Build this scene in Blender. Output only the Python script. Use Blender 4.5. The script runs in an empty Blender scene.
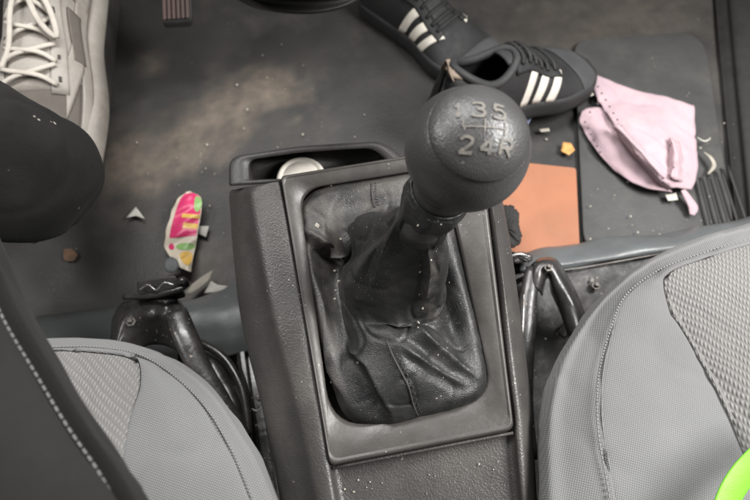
import bpy, bmesh, math, random
from mathutils import Vector, Matrix, noise
random.seed(7)
S = bpy.context.scene
COL = S.collection
R = math.radians
# ------------------------------------------------------------------ camera
F = 600.0; H = 0.66; PITCH = R(28); YAW = R(10)
CAM = Vector((0, 0, H))
ROT = Matrix.Rotation(-YAW, 3, 'Z') @ Matrix.Rotation(PITCH, 3, 'X')
def ray(u, v): return ROT @ Vector(((u-375)/F, (250-v)/F, -1))
def W(u, v, z):
    d = ray(u, v); return CAM + d*((z-H)/d.z)
BZ0 = 0.25; BK = 0.22; BY0 = W(400, 330, BZ0).y
def WB(u, v, h=0.0):                         # point on the sloping console top, h metres above it
    d = ray(u, v); t = (BZ0-BK*BY0+h-H)/(d.z-BK*d.y); return CAM + d*t
cd = bpy.data.cameras.new('camera'); cam = bpy.data.objects.new('camera', cd); COL.objects.link(cam)
cam.location = CAM; cam.rotation_euler = (ROT.to_euler()); S.camera = cam
cd.sensor_width = 36; cd.lens = 36*F/750; cd.clip_start = 0.01; cd.clip_end = 50
cd.dof.use_dof = True; cd.dof.focus_distance = 0.40; cd.dof.aperture_fstop = 9.5
S.view_settings.view_transform = 'Standard'; S.view_settings.look = 'None'
S.view_settings.exposure = 0; S.view_settings.gamma = 1

# ------------------------------------------------------------------ materials
def mat(name, col, rough=0.6, col2=None, nscale=30, mix=(0.4, 0.7), grain=None, gs=900, bump=0.3, bdist=0.0006,
        speck=0, speckcol=(0.35, 0.32, 0.28), spscale=260, coat=0, spec=0.5, metal=0, rvar=0.12, dust=0, dustcol=(0.2, 0.17, 0.14), dscale=9, sheen=0, sub=0, und=0.25):
    m = bpy.data.materials.new(name); m.use_nodes = True
    N = m.node_tree.nodes; L = m.node_tree.links; b = N['Principled BSDF']
    tc = N.new('ShaderNodeTexCoord')
    def noi(sc, det=5, rg=0.6):
        n = N.new('ShaderNodeTexNoise'); n.inputs['Scale'].default_value = sc; n.inputs['Detail'].default_value = det
        n.inputs['Roughness'].default_value = rg; L.new(tc.outputs['Object'], n.inputs['Vector']); return n
    def ramp(src, a, c):
        r = N.new('ShaderNodeMapRange'); r.inputs['From Min'].default_value = a; r.inputs['From Max'].default_value = c
        L.new(src, r.inputs['Value']); return r.outputs['Result']
    def mixc(fac, a, c):
        x = N.new('ShaderNodeMix'); x.data_type = 'RGBA'
        L.new(fac, x.inputs['Factor'])
        for s, k in ((a, 6), (c, 7)):
            if isinstance(s, tuple): x.inputs[k].default_value = (*s, 1)
            else: L.new(s, x.inputs[k])
        return x.outputs[2]
    n1 = noi(nscale)
    c2 = col2 or tuple(c*0.75 for c in col)
    out = mixc(ramp(n1.outputs['Fac'], *mix), col, c2)
    if dust:
        nd = noi(dscale, 8, 0.7); f = ramp(nd.outputs['Fac'], 0.5, 0.75)
        mu = N.new('ShaderNodeMath'); mu.operation = 'MULTIPLY'; L.new(f, mu.inputs[0]); mu.inputs[1].default_value = dust
        out = mixc(mu.outputs[0], out, dustcol)
    if speck:
        vo = N.new('ShaderNodeTexVoronoi'); vo.inputs['Scale'].default_value = spscale; L.new(tc.outputs['Object'], vo.inputs['Vector'])
        ns = noi(25, 3)
        r1 = ramp(vo.outputs['Distance'], 0.20, 0.10)
        r2 = ramp(ns.outputs['Fac'], 0.66-0.2*speck, 0.72-0.2*speck)
        sc_ = N.new('ShaderNodeSeparateColor'); L.new(vo.outputs['Color'], sc_.inputs[0])
        r3 = ramp(sc_.outputs[0], 0.55, 0.6)
        a = N.new('ShaderNodeMath'); a.operation = 'MULTIPLY'; L.new(r1, a.inputs[0]); L.new(r2, a.inputs[1])
        a2 = N.new('ShaderNodeMath'); a2.operation = 'MULTIPLY'; L.new(a.outputs[0], a2.inputs[0]); L.new(r3, a2.inputs[1])
        out = mixc(a2.outputs[0], out, speckcol)
    L.new(out, b.inputs['Base Color'])
    nr = noi(nscale*1.7, 6, 0.7)
    rr = N.new('ShaderNodeMapRange'); rr.inputs['From Min'].default_value = 0.3; rr.inputs['From Max'].default_value = 0.7
    rr.inputs['To Min'].default_value = max(0.05, rough-rvar); rr.inputs['To Max'].default_value = min(1, rough+rvar)
    L.new(nr.outputs['Fac'], rr.inputs['Value']); L.new(rr.outputs['Result'], b.inputs['Roughness'])
    b.inputs['Metallic'].default_value = metal; b.inputs['Specular IOR Level'].default_value = spec
    b.inputs['Coat Weight'].default_value = coat; b.inputs['Coat Roughness'].default_value = 0.15
    if sheen: b.inputs['Sheen Weight'].default_value = sheen; b.inputs['Sheen Roughness'].default_value = 0.5
    if sub: b.inputs['Subsurface Weight'].default_value = sub; b.inputs['Subsurface Scale'].default_value = 0.002
    h = None
    if grain == 'leather':
        v = N.new('ShaderNodeTexVoronoi'); v.feature = 'SMOOTH_F1'; v.inputs['Scale'].default_value = gs
        wn = noi(gs*0.3, 2); va = N.new('ShaderNodeVectorMath'); va.operation = 'MULTIPLY_ADD'
        L.new(wn.outputs['Color'], va.inputs[0]); va.inputs[1].default_value = (0.002,)*3; L.new(tc.outputs['Object'], va.inputs[2])
        L.new(va.outputs[0], v.inputs['Vector']); h = v.outputs['Distance']
    elif grain == 'noise':
        h = noi(gs, 4, 0.6).outputs['Fac']
    elif grain in ('weave', 'rib', 'knit'):
        def wave(axrot, sc, dist):
            mp = N.new('ShaderNodeMapping'); mp.inputs['Rotation'].default_value = (0, 0, R(axrot)); L.new(tc.outputs['Object'], mp.inputs['Vector'])
            w = N.new('ShaderNodeTexWave'); w.inputs['Scale'].default_value = sc; w.inputs['Distortion'].default_value = dist
            w.inputs['Detail'].default_value = 2; w.inputs['Detail Scale'].default_value = 0.6
            L.new(mp.outputs[0], w.inputs['Vector']); return w.outputs['Fac']
        a1 = wave(28, gs, 0.8 if grain == 'weave' else 2.5); a2 = wave(-62 if grain == 'weave' else -40, gs*(0.9 if grain == 'weave' else 0.55), 1.0 if grain == 'weave' else 3.5)
        mm = N.new('ShaderNodeMath'); mm.operation = 'MULTIPLY'; L.new(a1, mm.inputs[0]); L.new(a2, mm.inputs[1]); h = mm.outputs[0]
        dk = ramp(h, 0.0, 0.45)
        gap = mixc(dk, tuple(c*0.62 for c in col), out); L.new(gap, b.inputs['Base Color'])
    if h is not None:
        bp = N.new('ShaderNodeBump'); bp.inputs['Strength'].default_value = bump; bp.inputs['Distance'].default_value = bdist
        L.new(h, bp.inputs['Height'])
        n2 = noi(nscale*2, 4); bq = N.new('ShaderNodeBump'); bq.inputs['Strength'].default_value = und; bq.inputs['Distance'].default_value = 0.002
        L.new(n2.outputs['Fac'], bq.inputs['Height']); L.new(bp.outputs[0], bq.inputs['Normal'])
        L.new(bq.outputs[0], b.inputs['Normal'])
    return m
M = dict(
 knob=mat('knob_rubber', (0.050, 0.0497, 0.0495), 0.37, (0.044, 0.0435, 0.043), und=.08, grain='leather', gs=1150, bump=0.5, bdist=0.0004, speck=0.3, rvar=0.12),
 mark=mat('knob_marking', (0.14, 0.128, 0.112), 0.55, (0.085, 0.08, 0.076), nscale=220, mix=(0.45, 0.7), grain='noise', gs=900),
 boot=mat('boot_leather', (0.015, 0.0153, 0.0157), 0.47, (0.024, 0.024, 0.024), nscale=40, grain='leather', gs=1250, bump=0.7, bdist=0.0004, und=.05, speck=0.85, spscale=520, speckcol=(0.25, 0.22, 0.18), dust=0.2, dustcol=(0.10, 0.09, 0.08), dscale=70),
 thread=mat('boot_thread', (0.045, 0.042, 0.04), 0.7),
 bezel=mat('bezel_plastic', (0.046, 0.042, 0.039), 0.40, (0.056, 0.052, 0.048), nscale=25, grain='noise', gs=1500, bump=0.25, bdist=0.0003, speck=0.35, spscale=330, dust=0.25, dustcol=(0.12, 0.10, 0.085)),
 console=mat('console_plastic', (0.040, 0.037, 0.035), 0.43, (0.048, 0.045, 0.042), nscale=18, grain='leather', gs=900, bump=0.5, bdist=0.0005, und=.12, speck=0.5, spscale=300, dust=0.35, dustcol=(0.13, 0.115, 0.1), dscale=14),
 tray=mat('tray_plastic', (0.03, 0.028, 0.027), 0.45, grain='noise', gs=900, bump=0.3),
 floor=mat('floor_vinyl', (0.026, 0.0255, 0.025), 0.55, (0.040, 0.037, 0.034), nscale=7, mix=(0.35, 0.65), grain='noise', gs=260, bump=0.4, bdist=0.001, speck=0.25, spscale=170, dust=0.5, dustcol=(0.10, 0.088, 0.076), dscale=6),
 mat_=mat('mat_rubber', (0.050, 0.050, 0.049), 0.6, (0.036, 0.036, 0.035), nscale=12, grain='noise', gs=300, bump=0.4, bdist=0.0008, speck=0.5, spscale=150, dust=0.4, dustcol=(0.13, 0.12, 0.105)),
 step=mat('step_vinyl', (0.115, 0.123, 0.126), 0.38, (0.085, 0.09, 0.092), nscale=12, grain='noise', gs=600, bump=0.3, dust=0.3, dustcol=(0.16, 0.15, 0.14), speck=0.2),
 steel=mat('black_paint', (0.022, 0.021, 0.021), 0.34, (0.05, 0.047, 0.044), nscale=45, coat=0.25, rvar=.16, grain='noise', gs=150, bump=0.3, bdist=0.001, speck=0.9, spscale=230, speckcol=(0.4, 0.33, 0.27), dust=0.25, dustcol=(0.12, 0.1, 0.09), dscale=20),
 rail=mat('rail_metal', (0.20, 0.19, 0.18), 0.5, (0.12, 0.10, 0.09), nscale=40, metal=0.8, grain='noise', gs=300),
 foil=mat('bare_metal', (0.55, 0.55, 0.56), 0.3, (0.2, 0.16, 0.13), nscale=90, metal=0.9, grain='noise', gs=300, bump=0.5),
 foam=mat('torn_foam', (0.018, 0.017, 0.016), 0.8, grain='noise', gs=300, bump=1, bdist=0.002),
 seat=mat('seat_weave', (0.195, 0.196, 0.197), 0.85, (0.155, 0.155, 0.155), nscale=9, grain='weave', gs=240, bump=0.6, bdist=0.0004, sheen=0.15, dust=.35, dustcol=(.13,.12,.11), dscale=10, spec=0.2),
 knit=mat('seat_knit', (0.215, 0.21, 0.204), 0.85, (0.155, 0.151, 0.146), nscale=14, grain='rib', gs=125, bump=0.9, bdist=0.0010, sheen=0.15, dust=.3, dustcol=(.13,.12,.11), dscale=12, spec=0.2),
 seam=mat('seat_seam', (0.20, 0.197, 0.192), 0.9, grain='noise', gs=900, bump=0.5),
 trouser=mat('trouser_cloth', (0.010, 0.0097, 0.0095), 0.95, (0.015, 0.0145, 0.014), nscale=25, grain='noise', gs=1100, bump=0.8, bdist=0.0005, sheen=0.02, spec=0.1, speck=0.5, spscale=120),
 jacket=mat('jacket_cloth', (0.016, 0.0155, 0.0147), 0.9, (0.012, 0.0115, 0.011), nscale=14, grain='noise', gs=900, bump=0.6, sheen=0.04, spec=0.12),
 stitch=mat('pale_thread', (0.12, 0.117, 0.112), 0.7),
 cream=mat('cream_leather', (0.32, 0.295, 0.265), 0.6, (0.24, 0.22, 0.195), nscale=30, grain='leather', gs=500, bump=0.3, dust=0.3, dustcol=(0.2, 0.16, 0.13), dscale=25),
 creammesh=mat('taupe_mesh', (0.16, 0.14, 0.12), 0.8, (0.12, 0.105, 0.09), nscale=30, grain='weave', gs=200, bump=0.7),
 rust=mat('brown_suede', (0.16, 0.095, 0.07), 0.85, grain='noise', gs=500, bump=0.5),
 lace=mat('cream_lace', (0.48, 0.44, 0.39), 0.8, grain='noise', gs=700, bump=0.6),
 hole=mat('eyelet_dark', (0.05, 0.045, 0.04), 0.8),
 blk=mat('black_suede', (0.014, 0.014, 0.015), 0.7, (0.02, 0.02, 0.02), grain='noise', gs=500, bump=0.5, rvar=0.15),
 greytoe=mat('grey_suede', (0.05, 0.05, 0.052), 0.8, grain='noise', gs=600, bump=0.5),
 blksole=mat('dark_sole', (0.025, 0.025, 0.026), 0.7, grain='noise', gs=400, bump=0.3),
 blklace=mat('black_lace', (0.012, 0.012, 0.012), 0.7),
 white=mat('white_stripe', (0.72, 0.68, 0.60), 0.55, (0.6, 0.56, 0.5), nscale=40),
 tan=mat('tan_tab', (0.22, 0.17, 0.13), 0.7),
 pink=mat('pink_cloth', (0.46, 0.335, 0.36), 0.85, (0.39, 0.29, 0.33), nscale=25, grain='noise', gs=350, bump=0.5, bdist=0.001, dust=0.3, dustcol=(0.35, 0.27, 0.27), dscale=18),
 dot=mat('dark_eyelet', (0.10, 0.07, 0.08), 0.7),
 orange=mat('orange_card', (0.34, 0.135, 0.068), 0.65, (0.29, 0.118, 0.062), nscale=14, dust=.3, dustcol=(.26,.14,.09), dscale=16, grain='noise', gs=500, bump=0.15),
 wpink=mat('pink_print', (0.66, 0.045, 0.16), 0.35, (0.58, 0.04, 0.14), grain='noise', gs=100, bump=0.3, bdist=0.001),
 wcream=mat('cream_print', (0.70, 0.62, 0.50), 0.4), wgreen=mat('green_print', (0.28, 0.48, 0.17), 0.4),
 wyellow=mat('yellow_print', (0.80, 0.50, 0.12), 0.4), paper=mat('pale_paper', (0.50, 0.48, 0.44), 0.7, grain='noise', gs=300),
 greydisc=mat('grey_disc', (0.11, 0.115, 0.12), 0.6, grain='noise', gs=300), cap=mat('cap_white', (0.52, 0.49, 0.44), 0.45, grain='noise', gs=300),
 chip=mat('orange_chip', (0.62, 0.33, 0.10), 0.7, (0.45, 0.2, 0.07), grain='noise', gs=300, nscale=120), leafc=mat('dry_leaf', (0.36, 0.33, 0.28), 0.8),
 stain=mat('brown_smear', (0.16, 0.09, 0.05), 0.7, (0.09, 0.055, 0.035), nscale=90, grain='noise', gs=400),
 crumb=mat('pale_crumb', (0.50, 0.46, 0.40), 0.8), lime=mat('lime_webbing', (0.15, 0.50, 0.02), 0.6, (0.13, 0.42, 0.02), nscale=30, grain='noise', gs=900, bump=0.3),
 dash=mat('dash_plastic', (0.02, 0.019, 0.018), 0.6, grain='leather', gs=500, bump=0.3),
 red=mat('pedal_rubber', (0.085, 0.055, 0.05), 0.6, (0.065, 0.045, 0.04), grain='noise', gs=400),
 blue=mat('blue_scrap', (0.36, 0.42, 0.62), 0.5),
)
# ------------------------------------------------------------------ builders
def link(o, parent=None):
    COL.objects.link(o)
    if parent: o.parent = parent
    return o
def root_of(o):
    v = Vector((0, 0, 0))
    while o: v += o.location; o = o.parent
    return v
def mesh(name, verts, faces, m, parent=None, smooth=True, local=False, uv=None, bevel=0, solid=0, soff=-1, sub=0, recalc=True):
    me = bpy.data.meshes.new(name)
    org = Vector((0, 0, 0))
    if parent is not None:
        if not local: org = root_of(parent)
    elif not local:
        org = sum((Vector(v) for v in verts), Vector())/len(verts); org.z = min(Vector(v).z for v in verts)
    me.from_pydata([tuple(Vector(v)-org) for v in verts], [], faces); me.update()
    bm = bmesh.new(); bm.from_mesh(me); bmesh.ops.remove_doubles(bm, verts=bm.verts, dist=1e-6)
    if recalc: bmesh.ops.recalc_face_normals(bm, faces=bm.faces)
    bm.to_mesh(me); bm.free()
    me.materials.append(m)
    for p in me.polygons: p.use_smooth = smooth
    o = link(bpy.data.objects.new(name, me), parent)
    if parent is None and not local: o.location = org
    if solid:
        d = o.modifiers.new('thick', 'SOLIDIFY'); d.thickness = solid; d.offset = soff
    if bevel:
        d = o.modifiers.new('bevel', 'BEVEL'); d.width = bevel; d.segments = 3; d.limit_method = 'ANGLE'; d.angle_limit = R(35)
    if sub:
        d = o.modifiers.new('sub', 'SUBSURF'); d.levels = sub; d.render_levels = sub
    return o
def tag(o, label, cat, group=None, kind=None):
    if kind: o['kind'] = kind
    o['label'] = label
    if cat: o['category'] = cat
    if group: o['group'] = group
    return o
def thing(name, label, cat, loc=(0, 0, 0), rz=0, group=None):
    o = bpy.data.objects.new(name, None); o.empty_display_size = 0.02; COL.objects.link(o); o.location = loc; o.rotation_euler = (0, 0, rz)
    return tag(o, label, cat, group)
def cr(p0, p1, p2, p3, t):
    return 0.5*((2*p1)+(p2-p0)*t+(2*p0-5*p1+4*p2-p3)*t*t+(3*p1-p0-3*p2+p3)*t**3)
def spline(pts, n, closed=False):
    pts = [Vector(p) for p in pts]; k = len(pts); out = []
    seg = k if closed else k-1
    for i in range(seg):
        if closed: a, b, c, d = pts[(i-1) % k], pts[i], pts[(i+1) % k], pts[(i+2) % k]
        else:
            b, c = pts[i], pts[i+1]; a = pts[i-1] if i > 0 else 2*b-c; d = pts[i+2] if i+2 < k else 2*c-b
        for j in range(n): out.append(cr(a, b, c, d, j/n))
    if not closed: out.append(pts[-1])
    return out
def grid_faces(nr, nc, wrap=False):
    f = []
    for i in range(nr-1):
        for j in range(nc if wrap else nc-1):
            f.append((i*nc+j, i*nc+(j+1) % nc, (i+1)*nc+(j+1) % nc, (i+1)*nc+j))
    return f
def loftpts(rows, na=8, nb=8, closed=False):
    rr = [spline(r, na, closed) for r in rows]
    cols = [spline([r[j] for r in rr], nb) for j in range(len(rr[0]))]
    return [[c[i] for c in cols] for i in range(len(cols[0]))]
def loft(name, rows, m, parent=None, na=8, nb=8, closed=False, disp=None, **k):
    g = loftpts(rows, na, nb, closed); nr, nc = len(g), len(g[0])
    if disp:
        g2 = []
        for i in range(nr):
            r = []
            for j in range(nc):
                a = g[i][(j+1) % nc if closed else min(j+1, nc-1)]-g[i][(j-1) % nc if closed else max(j-1, 0)]
                b = g[min(i+1, nr-1)][j]-g[max(i-1, 0)][j]
                n = a.cross(b); n = n.normalized() if n.length > 1e-12 else Vector((0, 0, 1))
                if n.z < 0: n = -n
                r.append(g[i][j]+n*disp(g[i][j], i/(nr-1), j/(nc-1)))
            g2.append(r)
        g = g2
    return mesh(name, [p for r in g for p in r], grid_faces(nr, nc, closed), m, parent, **k), g
def loops(name, lp, m, parent=None, cap0=False, cap1=False, **k):
    n = len(lp[0]); v = [p for l in lp for p in l]; f = grid_faces(len(lp), n, True)
    if cap0: f.append(tuple(range(n)))
    if cap1: f.append(tuple(range((len(lp)-1)*n, len(lp)*n)))
    return mesh(name, v, f, m, parent, **k)
def rounded(pts, r, n=6):
    out = []; k = len(pts)
    for i in range(k):
        p = Vector(pts[i]); a = Vector(pts[i-1])-p; b = Vector(pts[(i+1) % k])-p
        rr = r[i] if isinstance(r, (list, tuple)) else r
        rr = min(rr, a.length*0.45, b.length*0.45); s = p+a.normalized()*rr; e = p+b.normalized()*rr
        for j in range(n+1):
            t = j/n; out.append(s*(1-t)**2+p*2*t*(1-t)+e*t*t)
    return out
def densify(pts, n):
    out = []
    for i in range(len(pts)):
        a, b = Vector(pts[i]), Vector(pts[(i+1) % len(pts)])
        for j in range(n): out.append(a.lerp(b, j/n))
    return out
def tube(name, pts, rad, m, parent=None, n=10, sm=6, flat=1.0, closed=False, **k):
    rd = rad if isinstance(rad, (list, tuple)) else [rad]*len(pts)
    p4 = [Vector((*p, r)) for p, r in zip(pts, rd)]
    p4 = spline(p4, sm, closed) if sm > 1 else p4
    P = [Vector(p[:3]) for p in p4]; verts = []
    up = Vector((0.13, 0.2, 1)).normalized(); K = len(P)
    for i, p in enumerate(P):
        t = (P[(i+1) % K]-P[i-1]) if closed else (P[min(i+1, K-1)]-P[max(i-1, 0)])
        t = t.normalized() if t.length else Vector((1, 0, 0))
        s = t.cross(up)
        if s.length < 1e-3: s = t.cross(Vector((1, 0, 0)))
        s.normalize(); q = s.cross(t)
        for j in range(n):
            a = 2*math.pi*j/n; verts.append(p+(s*math.cos(a)+q*math.sin(a)*flat)*p4[i][3])
    f = grid_faces(K, n, True)
    if closed:
        f += [((K-1)*n+j, (K-1)*n+(j+1) % n, (j+1) % n, j) for j in range(n)]
    else: f += [tuple(range(n)), tuple(range((K-1)*n, K*n))]
    return mesh(name, verts, f, m, parent, **k)
def slab(name, pts, thick, m, parent=None, bevel=0.0, smooth=False, **k):   # outline of world points, extruded down
    n = len(pts); P = [Vector(p) for p in pts]
    v = P+[p-Vector((0, 0, thick)) for p in P]
    f = [tuple(range(n)), tuple(range(n, 2*n))]+[(i, (i+1) % n, n+(i+1) % n, n+i) for i in range(n)]
    return mesh(name, v, f, m, parent, smooth=smooth, bevel=bevel, **k)
def multi(parts):                                  # join several (verts, faces)
    V, Fc = [], []
    for v, f in parts:
        o = len(V); V += list(v); Fc += [tuple(i+o for i in x) for x in f]
    return V, Fc
def box_vf(c, ax, ay, az):
    c = Vector(c); v = [c+ax*i+ay*j+az*k for i in (-1, 1) for j in (-1, 1) for k in (-1, 1)]
    return v, [(0, 1, 3, 2), (4, 6, 7, 5), (0, 4, 5, 1), (2, 3, 7, 6), (0, 2, 6, 4), (1, 5, 7, 3)]
def nz(p, s, seed=0): return noise.noise(Vector(p)*s+Vector((seed*7.3, seed*3.1, seed)))

# ------------------------------------------------------------------ setting
# floor as one uneven sheet
n = 260; V = []
for i in range(n+1):
    for j in range(n+1):
        x = -1.6+3.2*j/n; y = -0.9+2.9*i/n
        V.append(Vector((x, y, 0.0035*nz((x, y, 0), 5)+0.0012*nz((x, y, 0), 23)-0.004)))
fl = mesh('floor', V, grid_faces(n+1, n+1), M['floor'], local=True); fl['kind'] = 'structure'
def seg_d(p, a, b):
    ab = b-a; t = max(0, min(1, (p-a).dot(ab)/ab.length_squared)); return (p-(a+ab*t)).length
DIRT = [([(128, 178), (165, 152), (205, 122), (262, 92)], .050, 1.0), ([(150, 60), (152, 66)], .02, .5), ([(292, 118), (294, 120)], .012, .7), ([(132, 196), (150, 170)], .03, .6), ([(215, 262), (206, 285)], .045, .5), ([(560, 40), (660, 10)], .08, .3), ([(600, 230), (680, 226)], .03, .4)]
DW = [([W(u, v, 0).xy for u, v in pl], w_, a_) for pl, w_, a_ in DIRT]
at = fl.data.attributes.new('dirt', 'FLOAT', 'POINT')
for i, v in enumerate(fl.data.vertices):
    p = v.co.xy; m_ = 0
    for pl, w_, a_ in DW:
        dd = min(seg_d(p, pl[k], pl[k+1]) for k in range(len(pl)-1))
        dd += w_*(.9*noise.noise(Vector((p.x, p.y, 0))*14)+.5*noise.noise(Vector((p.x, p.y, 3))*40))
        m_ = max(m_, a_*max(0, min(1, 1.25-dd/w_)))
    at.data[i].value = m_
_n = M['floor'].node_tree.nodes; _l = M['floor'].node_tree.links; _b = _n['Principled BSDF']
_a = _n.new('ShaderNodeAttribute'); _a.attribute_name = 'dirt'
_t = _n.new('ShaderNodeTexNoise'); _t.inputs['Scale'].default_value = 60; _t.inputs['Detail'].default_value = 8; _tc = _n.new('ShaderNodeTexCoord'); _l.new(_tc.outputs['Object'], _t.inputs['Vector'])
_mu = _n.new('ShaderNodeMath'); _mu.operation = 'MULTIPLY'; _l.new(_a.outputs['Fac'], _mu.inputs[0]); _l.new(_t.outputs['Fac'], _mu.inputs[1])
_x = _n.new('ShaderNodeMix'); _x.data_type = 'RGBA'; _l.new(_mu.outputs[0], _x.inputs['Factor']); _l.new(_b.inputs['Base Color'].links[0].from_socket, _x.inputs[6]); _x.inputs[7].default_value = (.20, .16, .125, 1)
_l.new(_x.outputs[2], _b.inputs['Base Color'])
# sandy dirt patches as a material of their own on thin dried-mud sheets
def blotch(name, pts, z, m, label, cat, seed=0, thick=0.0012):
    c = sum((Vector(p) for p in pts), Vector((0, 0)))/len(pts)
    o = spline([(*p, 0) for p in pts], 10, True); ring = []
    for i, p in enumerate(o):
        k = 1+0.16*nz((i*0.9, seed, 0), 0.7)+0.12*nz((i*2.3, seed, 0), 1)
        ring.append(W(c.x+(p.x-c.x)*k, c.y+(p.y-c.y)*k, z))
    return tag(slab(name, ring, thick, m), label, cat)

# dashboard underside
d = thing('dashboard', 'dark plastic lower dashboard edge above the footwell at the top', 'dashboard', W(290, -60, 0.3))
loft('lower_panel', [[W(u, v-60, 0.44) for u, v in ((225, 0), (262, 2), (310, 2), (352, 0), (385, -12))],
                     [W(u, v-14, 0.26) for u, v in ((225, 0), (262, 6), (310, 8), (352, 4), (385, -12))],
                     [W(u, v-9, 0.235) for u, v in ((227, -8), (262, 16), (310, 22), (352, 12), (380, -14))],
                     [W(u, v-12, 0.21) for u, v in ((230, 8), (262, 22), (310, 24), (352, 16), (378, -6))]], M['dash'], d, solid=0.004)
0 and tube('trim_clip', [W(300, 20, 0.245), W(304, 23, 0.235)], 0.004, M['dash'], d, sm=2)
slab('fascia', rounded([Vector((-.75,.78,.50)), Vector((.95,.62,.50)), Vector((1.0,1.05,.50)), Vector((-.7,1.2,.50))], 0.02), 0.08, M['dash'], d, bevel=0.01)

# accelerator pedal
p = thing('accelerator_pedal', 'ribbed reddish accelerator pedal hanging into the driver footwell', 'pedal', W(175, 0, 0.10))
q = [W(u, v, z) for u, v, z in ((160, -32, .15), (190, -34, .15), (192, 21, .10), (162, 23, .10))]
slab('pad', rounded(q, 0.006), 0.010, M['dash'], p, bevel=0.002)
ribs = []
a0, a1, b1, b0 = q
for k in range(6):
    s = 0.12+0.76*k/5; st = a0.lerp(a1, s)*0.9+b0.lerp(b1, s)*0.1; en = b0.lerp(b1, s)*0.93+a0.lerp(a1, s)*0.07
    ax = (en-st)/2; ay = (a1-a0).normalized()*0.0019; az = ax.cross(ay).normalized()*0.002
    if az.z < 0: az = -az
    ribs.append(box_vf((st+en)/2+az*0.8, ax, ay, az))
v_, f_ = multi(ribs); mesh('grip_rib', v_, f_, M['red'], p, smooth=False)
tube('pedal_arm', [W(176, -30, .14), W(178, -90, .25), W(176, -160, .4)], 0.007, M['dash'], p)

# ------------------------------------------------------------------ floor mat, sill on passenger side
ring = [W(u, v, 0.0055) for u, v in rounded([(574, 40), (704, 30), (738, 250), (584, 254)], [14, 30, 10, 26], 8)]
mt = slab('floor_mat', densify(ring, 2), 0.0045, M['mat_'], bevel=0.0018, smooth=True); tag(mt, 'dusty dark grey rubber floor mat under the pink cloth in the passenger footwell', 'floor mat')
sl = thing('door_sill', 'dark ribbed door sill running along the right edge', 'sill', W(735, 180, 0))
loft('sill_body', [[W(706, -120, .002), W(718, 40, .002), W(738, 245, .002)], [W(716, -120, .010), W(729, 40, .010), W(749, 245, .010)], [W(736, -120, .022), W(750, 40, .022), W(770, 245, .022)], [W(840, -120, .03), W(860, 40, .03), W(890, 245, .03)]], M['dash'], sl, solid=0.004)
for k in range(5):
    a, b = W(700+k*7, 178-k*3, .014), W(712+k*9, 226, .014)
    tube('sill_rib', [a, a.lerp(b, .5), b], 0.0024, M['dash'], sl, n=8, sm=4, flat=.5)

# vinyl covered floor steps in front of the seats
def vinyl(rows, label, cat='floor step', name='floor_step', seed=0):
    g = lambda p, s, t: 0.004*nz(p, 18, seed)+0.0015*nz(p, 60, seed)
    o, _ = loft(name, rows, M['step'], disp=g, solid=0.003, na=10, nb=8); return tag(o, label, cat)
vinyl([[W(20, 318, .02), W(100, 310, .02), W(150, 300, .02), W(195, 300, .02), W(238, 288, .02)],
       [W(20, 326, .045), W(90, 314, .045), W(150, 304, .045), W(200, 298, .045), W(238, 286, .045)],
       [W(20, 350, .06), W(95, 330, .06), W(150, 320, .06), W(205, 312, .062), W(246, 308, .055)],
       [W(20, 380, .06), W(100, 352, .058), W(160, 345, .055), W(215, 340, .055), W(256, 335, .05)],
       [W(20, 400, .03), W(100, 385, .03), W(165, 368, .03), W(220, 358, .045), W(259, 349, .045)]],
      'grey green vinyl flap over the floor step in front of the left seat', seed=1)
vinyl([[W(u, v, .015) for u, v in ((520, 258), (560, 250), (620, 240), (690, 232), (790, 212))],
       [W(u, v, .05) for u, v in ((520, 256), (560, 247), (620, 237), (690, 229), (790, 208))],
       [W(u, v, .068) for u, v in ((520, 264), (565, 256), (625, 246), (690, 238), (790, 220))],
       [W(u, v, .068) for u, v in ((520, 272), (570, 266), (630, 257), (690, 248), (790, 232))],
       [W(u, v, .045) for u, v in ((520, 276), (570, 269), (630, 260), (690, 251), (790, 236))]],
      'smooth grey vinyl floor step in front of the right seat', seed=2)

# ------------------------------------------------------------------ centre console
con = thing('centre_console', 'black grained plastic centre console between the two seats', 'console', WB(400, 330, 0)-Vector((0, 0, .25)))
def crow(y, xs):   # section: list of (u,v,h)
    return [WB(u, v, h) for u, v, h in xs]
def section(v, lo, ls, lb, rb, rs, ro, dip, hb=0.0):
    # v: photo row on the left; v2 slightly higher on the right (the car axis is turned)
    dv = lambda u: v-(u-lb)*0.19
    P = [(lo+26, -.20), (lo+8, -.10), (lo, -.032), (ls-6, -.008), (ls+4, .0015), (lb-3, .003), (lb+2, -.004), (lb+16, -.006-dip), ((lb+rb)/2, -.006-dip), (rb-16, -.006-dip), (rb-2, -.004), (rb+3, .003), (rs-3, .0015), (ro-2, -.010), (ro, -.035), (ro-6, -.10), (ro-20, -.20)]
    return [WB(u, dv(u), h) for u, h in P]
rows = [section(181, 231, 258, 280, 480, 485, 491, 0), section(184, 229, 252, 281, 481, 486, 492, 0), section(200, 230, 252, 283.5, 483, 488, 495, .03),
        section(300, 240, 270, 301, 497, 505, 513, .03), section(400, 263, 294, 319.5, 507, 519, 526, .03),
        section(452, 274, 306, 329, 513, 526, 532, .0), section(475, 278, 310, 333, 514, 528, 533, 0),
        section(560, 292, 326, 348, 522, 534, 539, 0), section(720, 316, 350, 375, 540, 550, 556, 0)]
g0 = lambda p, s, t: 0.0005*nz(p, 30)
loft('body', rows, M['console'], con, na=4, nb=7, disp=g0)
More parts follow.
